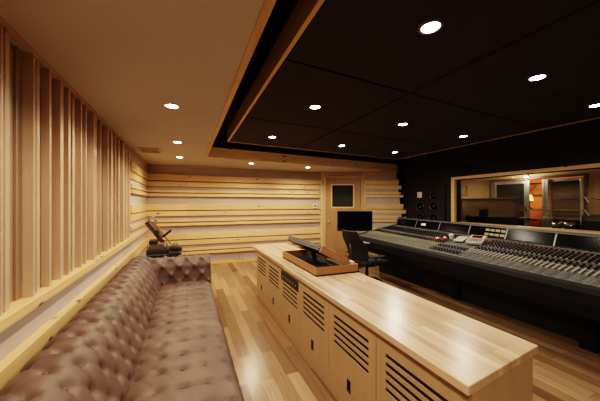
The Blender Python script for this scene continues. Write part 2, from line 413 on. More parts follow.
for (x, y) in [(-.13, 1.2), (-.13, -.4), (-.13, -2.0), (2.2, -2.0)]:  # first can inferred from its glow; those behind the camera added for light
    can(x, y, ZC, 'unseen warm recessed light in the pale ceiling, lighting the room from outside the view', g1, lens_warm, ring_m, PW, WARM)
g2 = 'recessed lights in the dark ceiling cloud'
lab = {(0, 0): 'brightest recessed light in the nearest left panel of the dark ceiling cloud', (1, 0): 'recessed light in the nearest middle panel of the dark cloud', (2, 0): 'recessed light in the nearest right panel of the dark cloud, at the right picture edge',
       (0, 1): 'recessed light in the middle left panel of the dark cloud', (1, 1): 'recessed light in the centre panel of the dark cloud', (2, 1): 'recessed light in the middle right panel of the dark cloud, near the black wall',
       (0, 2): 'recessed light in the far left panel of the dark cloud', (1, 2): 'recessed light in the far middle panel of the dark cloud', (2, 2): 'recessed light in the far right panel of the dark cloud, nearest the slatted wall end'}
for i, x in enumerate((1.28, 2.63, 3.97)):
    for j, y in enumerate((1.15, 2.64, 4.13)):
        can(x+(.05, 0, -.04)[j], y+.12*(x-.62)+.0, zc-.001, lab[(i, j)], g2, lens_cool, ring_d, 26 if j < 2 else 60, NEUT, angle=176 if j == 2 or i == 2 else 140)
# ceiling vent
t = thing('ceiling_vent', 'painted square vent grille in the pale ceiling near the left rear corner', 'vent', (-.58, 5.2, ZC))
m = MB().box(-.74, -.71, 5.0, 5.42, ZC-.012, ZC).box(-.45, -.42, 5.0, 5.42, ZC-.012, ZC).box(-.71, -.45, 5.0, 5.03, ZC-.012, ZC).box(-.71, -.45, 5.39, 5.42, ZC-.012, ZC)
vm = plain('vent_paint', (.42, .33, .24), .6)
child(m.build('frame', vm), t)
m = MB()
for k in range(14): m.box(-.71, -.45, 5.04+k*.025, 5.05+k*.025, ZC-.010, ZC-.002)
child(m.build('louvre', vm), t)

# ------------------------------------------------------------------ window to the live room
m = MB(); q = .085
m.box(XR-.03, XR+.05, WY0-q, WY0, WZ0-.0, WZ1+.0).box(XR-.03, XR+.05, WY1-.005, WY1+q-.005, WZ0-q, WZ1+q-.02)
m.box(XR-.03, XR+.05, WY0-q, WY1, WZ1-.0, WZ1+q-.02).box(XR-.05, 5.98, WY0-q, WY1, WZ0-.04, WZ0+.06)
w1 = struct(m.build('window_1', pineT, bevel=.004))
w1.data.materials[0] = wood('window_pine', (.78, .53, .28), (.66, .42, .20), 'Y', .4, knots=.7)
MB().box(XR+.10, XR+.108, WY0, WY1, WZ0+.06, WZ1).build('window_pane', glass, w1)
# live room shell
LX0, LX1, LY0, LY1, LH = 5.98, 8.6, -1.0, 7.6, 2.75
struct(MB().box(LX0-.03, 12.2, LY0-.1, LY1+.1, -.1, 0).build('floor_2', floor_m))
struct(MB().box(LX0, 12.2, LY0-.1, LY1+.1, LH, LH+.1).build('ceiling_3', plain('live_ceiling', (.25, .17, .10), .9)))
dY0, dY1, dZ = 3.50, 5.62, 2.14
m = MB(); m.box(LX1, LX1+.12, LY0, dY0, 0, LH).box(LX1, LX1+.12, dY1, LY1, 0, LH).box(LX1, LX1+.12, dY0, dY1, dZ, LH)
struct(m.build('wall_liveroom', tan_wall))
struct(MB().box(LX0, 12.2, LY1, LY1+.1, 0, LH).build('wall_liveback', tan_wall))
struct(MB().box(LX0, 12.2, LY0-.1, LY0, 0, LH).build('wall_livefront', tan_wall))
struct(MB().box(12.1, 12.2, LY0, LY1, 0, LH).build('wall_far', orange_wall))
# sliding doors
def slider(y0, y1, x, name, ins):
    m = MB(); q = .06
    m.box(x, x+.05, y0, y0+q, .02, dZ-.03).box(x, x+.05, y1-q, y1, .02, dZ-.03).box(x, x+.05, y0+q, y1-q, .02, .12).box(x, x+.05, y0+q, y1-q, dZ-.10, dZ-.03)
    o = struct(m.build(name, alum, bevel=.003))
    MB().box(x+.02, x+.026, y0+q, y1-q, .12, dZ-.10).build('door_glass', ins, o)
    return o
smoked = plain('smoked_glass', (.02, .022, .02), .07)
slider(4.72, 5.58, LX1+.00, 'door_2', smoked)
slider(3.54, 4.20, LX1+.00, 'door_3', smoked)
slider(4.20, 4.33, LX1-.06, 'door_4', smoked)
struct(MB().box(LX1-.08, LX1, dY0-.06, dY0, 0, dZ+.05).box(LX1-.08, LX1, dY1, dY1+.06, 0, dZ+.05).box(LX1-.08, LX1, dY0, dY1, dZ, dZ+.05).build('trim_15', plain('dark_casing', (.08, .06, .05), .5)))
m = MB().box(LX1-.02, LX1+.0, 4.64, 4.73, .02, dZ-.03); o = struct(m.build('trim_16', alum))
t = thing('header_lamp', 'bright round lamp on the header above the live room glass doors', 'lamp', (LX1-.10, 4.70, 2.19))
ax = Matrix.Translation((LX1-.02, 4.70, 2.19)) @ Matrix.Rotation(-PI/2, 4, 'Y')
child(MB().lathe([(.07, -.02), (.07, .02), (.06, .03)], 24, ax).build('housing', white_p, None, smooth=True), t)
child(MB().lathe([(.055, .03), (.05, .045), (.02, .055)], 24, ax).build('diffuser', emis('header_glow', (1, .85, .62), 7), None, smooth=True), t)
def plight(loc, e, c, r=.15):
    L = bpy.data.lights.new('pt', 'POINT'); L.energy = e; L.color = c; L.shadow_soft_size = r
    o = bpy.data.objects.new('room_lamp', L); col.objects.link(o); o.location = loc; return o
lp = plight((LX1-.35, 4.70, 2.15), 22, (1, .8, .55), .08); child(lp, t)
# unseen cans behind the window head, added to brighten the live room
for (x, y) in ((7.2, 6.4), (7.2, 2.2)):
    can(x, y, LH, 'unseen recessed light added to brighten the live room', 'added live room ceiling lights', lens_warm, ring_m, 42, WARM)
# far room table lamp seen through the doorway
t = thing('shaded_table_lamp', 'glowing orange lamp on a console shelf in the room beyond the glass doors', 'lamp', (11.2, 6.06, 1.30))
child(MB().lathe([(.10, 0), (.10, .02), (.03, .05), (.025, .20), (.05, .26), (.02, .32)], 16, Matrix.Translation((11.2, 6.06, 1.30))).build('lamp_base', blk_plastic, None, smooth=True), t)
child(MB().lathe([(.13, .28), (.08, .48), (.02, .49)], 20, Matrix.Translation((11.2, 6.06, 1.30))).build('lamp_shade', emis('lamp_orange', (1, .42, .10), 3.5), None, smooth=True), t)
child(plight((10.9, 6.06, 2.05), 65, (1, .55, .25), .1), t)
t = thing('console_table', 'dark shelf unit below the orange lamp in the far room', 'table', (11.3, 5.8, 0))
child(MB().box(11.0, 11.6, 4.9, 6.8, 1.24, 1.30).build('top', blk_plastic, None, bevel=.005), t)
for y in (4.93, 6.70): child(MB().box(11.02, 11.58, y, y+.05, 0, 1.24).build('side_panel', blk_plastic), t)
child(MB().box(11.02, 11.58, 4.98, 6.70, .62, .66).build('shelf', blk_plastic), t)
t = thing('framed_picture', 'dark framed picture hung on the orange wall beyond the doorway', 'picture', (12.08, 6.0, 1.8))
child(MB().box(12.05, 12.099, 5.9, 6.9, 1.75, 2.25).build('frame', blk_plastic, None, bevel=.006), t)
child(MB().box(12.045, 12.052, 5.96, 6.84, 1.81, 2.19).build('print', plain('print_brown', (.30, .12, .05), .6, var=.6, scale=6)), t)
t = thing('wall_picture', 'small green framed picture on the tan live room wall', 'picture', (LX1-.02, 6.56, 1.9))
child(MB().box(LX1-.03, LX1-.001, 6.46, 6.68, 1.74, 2.08).build('frame', plain('frame_green', (.10, .13, .07), .5), None, bevel=.005), t)
child(MB().box(LX1-.034, LX1-.028, 6.49, 6.65, 1.77, 2.05).build('print', plain('print_tan', (.35, .27, .16), .6)), t)
# black acoustic baffle (gobo)
t = thing('acoustic_baffle', 'long black acoustic baffle standing in the live room behind the glass', 'baffle', (7.0, 4.9, 0))
child(MB().box(6.95, 7.07, 4.02, 5.75, .08, 1.62).build('panel', navy, None, bevel=.01), t)
for y in (4.2, 5.5): child(MB().box(6.78, 7.24, y, y+.07, 0, .08).build('foot', blk_plastic, None, bevel=.006), t)
t = thing('upright_amplifier', 'black amplifier stack right of the live room glass doors', 'amplifier', (8.2, 3.0, 0))
child(MB().box(7.95, 8.45, 2.75, 3.35, .03, 1.02).build('cabinet', navy, None, bevel=.012), t)
child(MB().box(7.94, 7.952, 2.80, 3.30, .1, .95).build('grille', blk_mesh), t)
child(MB().box(7.98, 8.42, 2.78, 3.32, 1.02, 1.25).build('head', blk_plastic, None, bevel=.01), t)
# drums: kit pieces each its own thing
def drum(name, label, x, y, z, r, h, matn, tilt=0, axis='z', legs=3):
    t = thing(name, label, 'drum', (x, y, 0), 'drum kit in the live room')
    M = Matrix.Translation((x, y, z)) @ (Matrix.Rotation(PI/2, 4, 'Y') if axis == 'x' else Matrix.Rotation(tilt, 4, 'Y'))
    child(MB().lathe([(r, -h/2), (r, h/2)], 28, M).build('shell', matn, None, smooth=False), t)
    for s in (-1, 1):
        child(MB().lathe([(r*.6, s*h/2+s*.001), (r*.97, s*h/2+s*.003), (r*.97, s*h/2)], 28, M).build('drum_head', white_p if s > 0 else navy), t)
        child(MB().lathe([(r+.012, s*h/2-.012), (r+.012, s*h/2+.012)], 28, M).build('hoop', silver), t)
    for k in range(legs):
        a = 2*PI*k/legs+.4
        child(MB().tube([(x+r*.92*math.cos(a), y+r*.92*math.sin(a), z-h/2 if axis == 'z' else .3), (x+r*1.15*math.cos(a), y+r*1.15*math.sin(a), .01)], .01).build('leg', silver), t)
    return t
shell = plain('drum_shell', (.10, .03, .02), .25)
drum('bass_drum', 'large bass drum lying on its side in the live room', 7.55, 3.62, .30, .28, .42, shell, axis='x', legs=2)
drum('floor_tom', 'deep floor tom at the right of the drum kit', 7.75, 2.9, .5, .2, .40, shell)
drum('snare_drum', 'shallow snare drum on a stand behind the bass drum', 8.15, 4.0, .62, .18, .14, silver)
def cym(label, x, y, z, r, tilt):
    t = thing('cymbal_stand', label, 'cymbal', (x, y, 0), 'cymbals of the drum kit')
    M = Matrix.Translation((x, y, z)) @ Matrix.Rotation(tilt, 4, 'Y')
    child(MB().lathe([(r, -.012), (r*.95, -.006), (r*.25, .008), (r*.22, .022), (.01, .03)], 28, M).build('cymbal', cymbal_m, None, smooth=True), t)
    child(MB().tube([(x, y, z+.04), (x, y, .35)], .011).build('pole', silver), t)
    for k in range(3):
        a = 2*PI*k/3
        child(MB().tube([(x, y, .40), (x+.26*math.cos(a), y+.26*math.sin(a), .01)], .009).build('leg', silver), t)
cym('flat crash cymbal on a chrome stand, left of the drum kit', 6.75, 3.72, 1.16, .22, .25)
cym('bright ride cymbal on a chrome stand, right of the drum kit', 6.8, 3.10, 1.10, .18, -.3)
cym('small splash cymbal at the centre of the drum kit', 7.0, 3.42, 1.20, .13, .1)
def mic(label, x, y, h, bx, by, bz):
    t = thing('microphone_stand', label, 'mic stand', (x, y, 0), 'boom microphone stands')
    child(MB().tube([(x, y, .05), (x, y, h)], .011).build('pole', blk_plastic), t)
    child(MB().tube([(x-(bx-x)*.25, y-(by-y)*.25, h-(bz-h)*.25), (bx, by, bz)], .009).build('boom', blk_plastic), t)
    for k in range(3):
        a = 2*PI*k/3+.5
        child(MB().tube([(x, y, .28), (x+.3*math.cos(a), y+.3*math.sin(a), .01)], .009).build('leg', blk_plastic), t)
    child(MB().tube([(bx, by, bz), (bx-.03, by-.08, bz-.12)], [.02, .026]).build('microphone', blk_plastic), t)
mic('long boom microphone stand reaching over the drum kit', 7.55, 4.20, 1.33, 7.2, 2.95, 1.36)
mic('upright microphone stand at the right of the drum kit', 7.6, 2.55, 1.50, 7.3, 3.0, 1.62)
mic('microphone stand in front of the glass doors', 8.1, 4.75, 1.40, 8.0, 4.45, 1.42)

# flush speaker in the black wall
t = thing('wall_speaker', 'black flush mounted monitor speaker in the dark wall left of the window', 'speaker', (XR, 5.37, 1.4))
child(MB().box(XR-.045, XR-.001, 4.86, 5.90, .86, 1.93).build('baffle', plain('speaker_black', (.008, .008, .009), .35), None, bevel=.008), t)
for (y, z, r) in ((5.20, 1.68, .10), (5.62, 1.40, .13), (5.18, 1.42, .13), (5.62, 1.12, .13), (5.18, 1.12, .13)):
    M = Matrix.Translation((XR-.045, y, z)) @ Matrix.Rotation(-PI/2, 4, 'Y')
    d = child(MB().lathe([(r, 0), (r, .012), (r*.88, .014), (r*.8, .002), (r*.35, -.02), (r*.3, .004), (.005, .012)], 28, M).build('driver', plain('driver_cone', (.035, .035, .038), .3), None, smooth=True), t)
child(MB().box(XR-.052, XR-.044, 5.55, 5.71, 1.64, 1.79).build('pale_plate', white_p, None, bevel=.003), t)

# ------------------------------------------------------------------ cabinets
XF = 1.057
seams = [4.49, 3.86, 3.235, 2.615, 1.995, 1.383, .79]
names = ['farthest maple cabinet of the run, by the back wall', 'second maple cabinet from the back wall, slotted door', 'maple cabinet with a black rack unit above its short slotted door',
         'maple cabinet below the wooden tray end, slotted door with pull hole', 'maple cabinet with a wide slotted door, second nearest', 'nearest maple cabinet at the worktop end, slotted door']
def slotted_door(mb, y0, y1, z0, z1, slots, sy0, sy1, hole):
    """door panel as a lattice of solid pieces round real openings"""
    x0, x1 = XF-.0, XF+.008
    cuts = sorted(slots, key=lambda s: s[0])
    mb.box(x0, x1, y0, sy0, z0, z1); mb.box(x0, x1, sy1, y1, z0, z1)
    hy0, hy1, hz0, hz1 = hole
    zz = z0
    segs = [(hz0, hz1, hy0, hy1)]+[(a, b, sy0, sy1) for a, b in cuts]
    for (a, b, ya, yb) in segs:
        mb.box(x0, x1, sy0, sy1, zz, a)
        if ya > sy0: mb.box(x0, x1, sy0, ya, a, b); mb.box(x0, x1, yb, sy1, a, b)
        zz = b
    mb.box(x0, x1, sy0, sy1, zz, z1)
inner = plain('slot_shade_black', (.012, .01, .008), .8)
for i in range(6):
    y1, y0 = seams[i], seams[i+1]
    t = thing('base_cabinet', names[i], 'cabinet', (1.33, (y0+y1)/2, 0), 'slotted maple cabinets under the long worktop')
    m = MB(); X1 = 1.60
    if i < 5: m.box(XF+.02, X1, y0+.001, y0+.018, .0, .738)
    else: m.prism([(XF+.001, y0-.018), (X1, y0+.06), (X1, y0+.079), (XF+.001, y0)], 0, .738)
    m.box(XF+.02, X1, y1-.018, y1-.001, .0, .738); m.box(X1-.015, X1, y0+(.018 if i < 5 else .08), y1-.018, .0, .738)
    m.box(XF+.02, X1-.015, y0+(.018 if i < 5 else .08), y1-.018, .14, .155)
    m.box(XF, XF+.02, y0+.0005, y1-.0005, .692, .738)
    child(m.build('carcass', cabwood), t)
    child(MB().box(XF+.010, XF+.018, y0+.02, y1-.02, .156, .69).build('slot_shade_sheet', inner), t)  # black sheet close behind the slots, standing in for the dark interior
    child(MB().box(XF, XF+.019, y0, y1, .0, .150).build('plinth', cabwood), t)
    ztop = .688
    if i == 2:
        ztop = .575
        r = child(MB().box(XF-.002, XF+.018, y0+.03, y1-.02, .585, .68).build('rack_unit', blk_plastic, None, bevel=.003), t)
        child(MB().box(XF, XF+.018, y0+.001, y0+.03, .577, .688).box(XF, XF+.018, y1-.02, y1-.001, .577, .688).build('face_frame', cabwood), t)
        m = MB()
        for k in range(6): 
            M = Matrix.Translation((XF-.002, y0+.10+k*.08, .632)) @ Matrix.Rotation(-PI/2, 4, 'Y'); m.lathe([(.012, 0), (.010, .014)], 10, M)
        kn = child(m.build('knob', knob_g), t)
        sl = [(.53-.047*k, .555-.047*k) for k in range(4)]
    else: sl = [(.610-.048*k, .636-.048*k) for k in range(5)]
    m = MB(); w = y1-y0; cy = (y0+y1)/2
    slotted_door(m, y0+.003, y1-.003, .155, ztop, sl, y0+.075, y1-.085, (cy-.02, cy+.02, .165, .245))
    child(m.build('door', cabwood), t)
    child(MB().box(XF-.001, XF+.006, cy-.024, cy-.018, .160, .25).box(XF-.001, XF+.006, cy+.018, cy+.024, .160, .25).box(XF-.001, XF+.006, cy-.018, cy+.018, .243, .25).box(XF-.001, XF+.006, cy-.018, cy+.018, .160, .166).build('pull', blk_plastic), t)
# worktop, slightly out of square at the near end
wt = tag(MB().prism([(1.022, .76), (1.648, .849), (1.648, 4.78), (1.022, 4.70)], .74, .78).build('worktop', block_m, None, bevel=.004, loc=(1.33, 2.7, .74)),
         'long butcher block worktop lying over the run of slotted cabinets', 'worktop')

# tray with the control surface
t = thing('wooden_tray', 'shallow cherry wood tray on the worktop holding the remote control desk', 'tray', (1.41, 2.96, .78))
tx0, tx1, ty0, ty1 = 1.165, 1.648, 2.45, 3.48
child(MB().box(tx0, tx1, ty0, ty1, .7805, .793).build('bottom', plain('tray_shade_black', (.015, .013, .012), .8), None), t)  # tray floor coloured black for the shade under the controller
for b in ((tx0, tx0+.015, ty0, ty1), (tx1-.015, tx1, ty0, ty1), (tx0+.015, tx1-.015, ty0, ty0+.015), (tx0+.015, tx1-.015, ty1-.015, ty1)):
    child(MB().box(*b, .781, .868).build('side_wall', traywood, None, bevel=.002), t)
t = thing('remote_control_desk', 'tilted black remote controller with wooden cheeks, propped in the tray', 'controller', (1.40, 2.96, .80))
A = Vector((1.255, 0, 1.06)); B = Vector((1.555, 0, .90)); ux = (B-A).normalized(); un = Vector((-ux.z, 0, ux.x))
if un.z < 0: un = -un
def ts(a, y, h): p = A+ux*a+un*h; return Vector((p.x, y, p.z))
Ld = (B-A).length
def tbox(mb, a0, a1, y0, y1, h0, h1):
    return mb.hexa([ts(a0, y0, h0), ts(a1, y0, h0), ts(a1, y1, h0), ts(a0, y1, h0)], [ts(a0, y0, h1), ts(a1, y0, h1), ts(a1, y1, h1), ts(a0, y1, h1)])
child(tbox(MB(), 0, Ld, 2.50, 3.43, -.05, .0).build('housing', blk_plastic, None, bevel=.006), t)
for y in (2.475, 3.43): child(tbox(MB(), -.012, Ld+.005, y, y+.025, -.062, .014).build('wood_cheek', traywood, None, bevel=.004), t)
child(tbox(MB(), .01, Ld-.01, 2.51, 3.42, 0, .004).build('top_panel', grey_panel), t)
rc = MB()
for k in range(22):
    for r_ in range(2): tbox(rc, -.012, .0, 2.53+k*.041, 2.555+k*.041, -.046+r_*.022, -.032+r_*.022)
tag(child(rc.build('rear_connector', knob_g), t), kind='stuff')
cap = MB()
for k in range(32):
    for r_ in range(5):
        y = 2.53+k*.0285; a = .035+r_*.05; tbox(cap, a, a+.018, y, y+.014, .004, .018)
tag(child(cap.build('button', knob_g), t), kind='stuff')
fd = MB()
for k in range(24): y = 2.54+k*.036; tbox(fd, .30, .34, y, y+.014, .004, .022)
tag(child(fd.build('fader', fader_m), t), kind='stuff')
child(MB().tube([(1.40, 2.96, .793), (1.36, 2.96, .96)], .03).build('support_post', blk_plastic), t)
child(MB().box(1.30, 1.50, 2.86, 3.06, .793, .803).build('base_plate', blk_plastic, None, bevel=.002), t)
t2 = tag(MB().box(1.60, 1.632, 2.50, 3.05, .80, .885).build('notepad', white_p, None, bevel=.002, loc=(1.616, 2.77, .80)), 'white notepad standing along the far side of the wooden tray', 'notepad')

# ------------------------------------------------------------------ chesterfield sofa
def catmull(P, step):
    out = []; n = len(P)
    for i in range(n-1):
        p0, p1, p2, p3 = P[max(i-1, 0)], P[i], P[i+1], P[min(i+2, n-1)]
        k = 14
        for j in range(k):
            t_ = j/k; out.append(tuple(.5*((2*b)+(-a+c)*t_+(2*a-5*b+4*c-d)*t_*t_+(-a+3*b-3*c+d)*t_**3) for a, b, c, d in zip(p0, p1, p2, p3)))
    out.append(P[-1])
    L = [0]
    for a, b in zip(out, out[1:]): L.append(L[-1]+math.dist(a, b))
    res = []; m_ = max(2, int(L[-1]/step)); j = 0
    for i in range(m_+1):
        s = L[-1]*i/m_
        while j < len(L)-2 and L[j+1] < s: j += 1
        t_ = (s-L[j])/max(1e-9, L[j+1]-L[j]); res.append((s, tuple(a+(b-a)*t_ for a, b in zip(out[j], out[j+1]))))
    return res
def tuft(profile, l0, l1, axis, dx, dy, H, D, fade=(0, 1), step=.0135, shift=0, flip=1, crease=1.0, rect=False):
    """profile in (h, z); extruded along the other horizontal axis from l0 to l1. returns MB and button frames"""
    pr = catmull(profile, step); n = max(2, int(abs(l1-l0)/step)); tot = pr[-1][0]
    mb = MB(); vs = []; m_ = len(pr); norms = []
    for i in range(m_):
        a = pr[max(i-1, 0)][1]; b = pr[min(i+1, m_-1)][1]; tx, tz = b[0]-a[0], b[1]-a[1]; q = math.hypot(tx, tz)
        norms.append((-tz/q*flip, tx/q*flip))
    def P(i, l, d):
        h, z = pr[i][1]; nx, nz = norms[i]; h += nx*d; z += nz*d
        return (h, l, z) if axis == 'Y' else (l, h, z)
    for i in range(m_):
        s = pr[i][0]
        w = min(1, max(0, (s-fade[0])/.04))*min(1, max(0, (fade[1]-s)/.04))
        for j in range(n+1):
            l = l0+(l1-l0)*j/n
            ws_ = s+.006*math.sin(l*9.1+s*3); wl = l+.006*math.sin(s*11+l*5.3)
            a = (ws_+shift)/dx; b = wl/dy
            p_ = a+b; q_ = a-b
            sp, sq = abs(math.sin(PI*p_)), abs(math.sin(PI*q_))
            if rect:
                sb = abs(math.sin(PI*b)); sp2, sq2 = abs(math.sin(PI*(a+b)*.5)), abs(math.sin(PI*(a-b)*.5))
                h = .60*(1-math.exp(-(sb/.22)**2))+.30*(1-math.exp(-(sp/.30)**2))+.25*sb
            else:
                h = (1-math.exp(-(sp/.26)**2))*(1-math.exp(-(sq/.26)**2))*.75+.35*sp*sq
            # distance to nearest button
            best = 9
            for (oa, ob) in (((round(a), round(b)),) if rect else ((round(a), round(b)), (math.floor(a)+.5, math.floor(b)+.5))):
                best = min(best, math.hypot((a-oa)*dx, (b-ob)*dy))
            d = H*h*crease-D*math.exp(-(best/.028)**2)
            d += .002*math.sin(l*13+s*17)*math.sin(s*21-l*7)
            vs.append(P(i, l, d*w))
    fs = [(i*(n+1)+j, (i+1)*(n+1)+j, (i+1)*(n+1)+j+1, i*(n+1)+j+1) for i in range(m_-1) for j in range(n)]
    mb.add(vs, fs)
    btn = []
    for ia in range(-2, int(tot/dx)+3):
        for half in ((0,) if rect else (0, .5)):
            s = (ia+half)*dx-shift
            if s < fade[0]+.02 or s > fade[1]-.02 or s > tot or s < 0: continue
            i = min(range(m_), key=lambda k: abs(pr[k][0]-s))
            for jb in range(int(l0/dy)-2, int(l1/dy)+3):
                l = (jb+half)*dy
                if l < l0+.03 or l > l1-.03: continue
                p = Vector(P(i, l, -D+.006)); nx, nz = norms[i]
                nn = Vector((nx, 0, nz)) if axis == 'Y' else Vector((0, nx, nz))
                btn.append((p, nn))
    return mb, btn, pr
sofa = thing('chesterfield_sofa', 'long brown leather chesterfield sofa with deep button tufting along the left wall', 'sofa', (-.2, 2.3, 0))
SY0, SY1 = .35, 4.02
buttons = []
seat_prof = [(-.36, .40), (-.30, .435), (-.15, .455), (.05, .458), (.18, .452), (.25, .435), (.285, .395), (.295, .33), (.285, .27)]
mb, b1, _ = tuft(seat_prof, SY0, SY1, 'Y', .135, .19, .010, .015, (0.02, .78), flip=1, crease=1, rect=True, shift=.06)
st = child(mb.build('seat_cushion', leather, None, smooth=True), sofa); buttons += b1
back_prof = [(-.30, .38), (-.315, .46), (-.36, .57), (-.41, .67), (-.46, .735), (-.53, .772), (-.62, .775), (-.69, .745), (-.725, .68), (-.735, .55), (-.74, .15)]
mb, b2, prb = tuft(back_prof, SY0, SY1+.30, 'Y', .225, .18, .0065, .026, (0.03, .76), shift=.05, flip=-1, crease=1)
child(mb.build('backrest', leather, None, smooth=True), sofa); buttons += b2
# far arm, profile in (Y,z) extruded along X
arm_prof = [(SY1-.06, .38), (SY1-.05, .47), (SY1-.03, .58), (SY1-.01, .67), (SY1+.05, .735), (SY1+.13, .765), (SY1+.22, .75), (SY1+.285, .69), (SY1+.30, .60), (SY1+.28, .50), (SY1+.27, .12)]
mb, b3, pra = tuft(arm_prof, -.60, .285, 'X', .21, .19, .007, .026, (0.03, .68), shift=.03, flip=-1)
child(mb.build('armrest', leather, None, smooth=True), sofa); buttons += b3
def cap_end(pr, x, z0, mir=None):
    pts = [(x, (p[0] if mir is None else mir-p[0]), p[1]) for _, p in pr]
    pts.append((x, pts[0][1], z0)); 
    m = MB(); k = len(pts); q = [(a+.018, b, c) for a, b, c in pts]
    return m.add(pts+q, [list(range(k)), list(range(k, 2*k))]+[(i, (i+1) % k, k+(i+1) % k, k+i) for i in range(k)])
child(cap_end(pra, .283, .10).build('arm_front', leather, None, bevel=.006), sofa)
near = [(2*SY0-(p[0]-SY1+SY0), p[1]) for p in arm_prof]
near = [(SY0+.06-(p[0]-(SY1-.06)), p[1]) for p in arm_prof]
mb, b4, prn = tuft(near, -.60, .285, 'X', .21, .19, .007, .026, (0.03, .68), shift=.03, flip=1, step=.022)
child(mb.build('armrest', leather, None, smooth=True), sofa)
child(cap_end(prn, .283, .10).build('arm_front', leather, None, bevel=.006), sofa)
# front rail (plain below the tufted edge), back and underside
child(MB().box(.25, .285, SY0-.1, SY1+.15, .10, .30).build('front_rail', leather, None, bevel=.01, seg=3), sofa)
child(MB().box(-.70, .26, SY0-.2, SY1+.22, .10, .22).build('base', blk_plastic), sofa)
ft = plain('dark_wood_foot', (.05, .025, .015), .4)
for y in (SY0-.15, 1.6, 2.9, SY1+.15):
    for x in (-.66, .22):
        child(MB().lathe([(.022, 0), (.034, .02), (.036, .05), (.022, .075), (.03, .10)], 14, Matrix.Translation((x, y, 0))).build('foot', ft, None, smooth=True), sofa)
camp = Vector((0, 0, 1.5))
Fv = Vector((s_, c_, 0)); Rv = Vector((c_, -s_, 0))
def inview(p):
    d = (p-camp).dot(Fv)
    if d < .2: return False
    return abs((p-camp).dot(Rv)/d*278) < 310 and abs((p.z-1.5)/d*278) < 215
buttons = sorted([b for b in buttons if inview(b[0])], key=lambda b: (b[0]-camp).length)+[b for b in buttons if not inview(b[0])]
proto = MB().lathe([(.0105, -.002), (.0115, .002), (.008, .006), (.002, .0075)], 12).build('button', leather, None, smooth=True)
rest = MB()
for i, (p, nrm) in enumerate(buttons):
    R_ = Vector((0, 0, 1)).rotation_difference(nrm).to_matrix().to_4x4()
    if i < 100:
        o = proto if i == 0 else proto.copy()
        if i: col.objects.link(o)
        o.parent = sofa; o.location = p-sofa.location; o.rotation_euler = R_.to_euler()
    else: rest.lathe([(.0105, -.002), (.0115, .002), (.008, .006), (.002, .0075)], 10, Matrix.Translation(p) @ R_)
tag(child(rest.build('button', leather, None, smooth=True), sofa), kind='stuff')

# ------------------------------------------------------------------ hardware behind the sofa arm
t = thing('equipment_case', 'black road case standing behind the far sofa arm in the corner', 'case', (-.41, 4.92, 0))
child(MB().box(-.57, -.26, 4.72, 5.12, .05, .79).build('case_body', navy, None, bevel=.012), t)
child(MB().box(-.573, -.257, 4.715, 5.125, .70, .715).build('edge_band', plain('case_band', (.10, .10, .10), .4), None, bevel=.003), t)
child(MB().box(-.46, -.36, 4.70, 4.72, .60, .64).build('handle', alum, None, bevel=.004), t)
for x in (-.53, -.30):
    for y in (4.76, 5.08): child(MB().lathe([(.02, 0), (.03, .01), (.03, .05)], 12, Matrix.Translation((x, y, 0))).build('foot', blk_plastic), t)
t = thing('hardware_box', 'small brown and black hardware box on top of the black road case', 'box', (-.41, 4.83, .792))
child(MB().box(-.53, -.29, 4.74, 4.92, .792, .875).build('box_body', plain('box_brown', (.14, .085, .05), .5), None, bevel=.006), t)
child(MB().box(-.535, -.42, 4.735, 4.925, .875, .93).build('lid', blk_plastic, None, bevel=.008), t)
child(MB().box(-.33, -.30, 4.73, 4.742, .82, .86).build('latch', alum, None, bevel=.002), t)
t = thing('folded_instrument_stand', 'folded black and tan instrument stand leaning up behind the hardware box', 'stand', (-.42, 4.98, .80))
def bar(a, b, w, h, mat_, nm):
    a = Vector(a); b = Vector(b); d = (b-a).normalized(); u = d.cross(Vector((0, 1, 0))).normalized()*h; v = Vector((0, 1, 0))*w
    return child(MB().hexa([a-u-v, a+u-v, a+u+v, a-u+v], [b-u-v, b+u-v, b+u+v, b-u+v]).build(nm, mat_, None, bevel=.004), t)
brn = plain('stand_brown', (.06, .03, .025), .5)
bar((-.60, 4.99, 1.20), (-.34, 4.99, .83), .022, .028, brn, 'arm')
bar((-.50, 4.97, 1.21), (-.24, 4.97, .83), .016, .012, traywood, 'tan_rail')
bar((-.545, 4.975, 1.22), (-.36, 4.975, .94), .012, .016, plain('strut_grey', (.20, .18, .17), .4), 'strut')
bar((-.36, 4.95, .96), (-.24, 4.95, 1.06), .016, .018, blk_plastic, 'hook')
child(MB().lathe([(.035, 0), (.04, .02), (.035, .05)], 16, Matrix.Translation((-.45, 4.96, 1.03)) @ Matrix.Rotation(PI/2, 4, 'X')).build('clamp', blk_plastic), t)
child(MB().tube([(-.57, 4.98, 1.19), (-.56, 4.97, 1.26), (-.50, 4.97, 1.28), (-.45, 4.98, 1.20)], .014).build('yoke', plain('yoke_grey', (.28, .24, .21), .4), None, smooth=True), t)
t = thing('soft_bag', 'dark brown soft bag on a black box behind the sofa arm', 'bag', (-.17, 4.68, .76))
bagm = plain('bag_brown', (.055, .03, .024), .7)
child(MB().tube([(-.25, 4.66, .785), (-.21, 4.66, .815), (-.14, 4.66, .815), (-.08, 4.68, .785)], [.02, .05, .055, .024], 14).build('bag_body', bagm, None, smooth=True), t)
child(MB().tube([(-.20, 4.65, .86), (-.19, 4.65, .89), (-.15, 4.65, .89), (-.14, 4.65, .86)], .006).build('handle', blk_plastic, None, smooth=True), t)
t = thing('storage_box', 'black box under the soft bag, between the road case and the sofa arm', 'box', (-.17, 4.68, 0))
child(MB().box(-.25, -.08, 4.56, 4.78, 0, .72).build('box_body', navy, None, bevel=.01), t)
child(MB().box(-.252, -.078, 4.558, 4.782, .72, .755).build('lid', blk_plastic, None, bevel=.006), t)

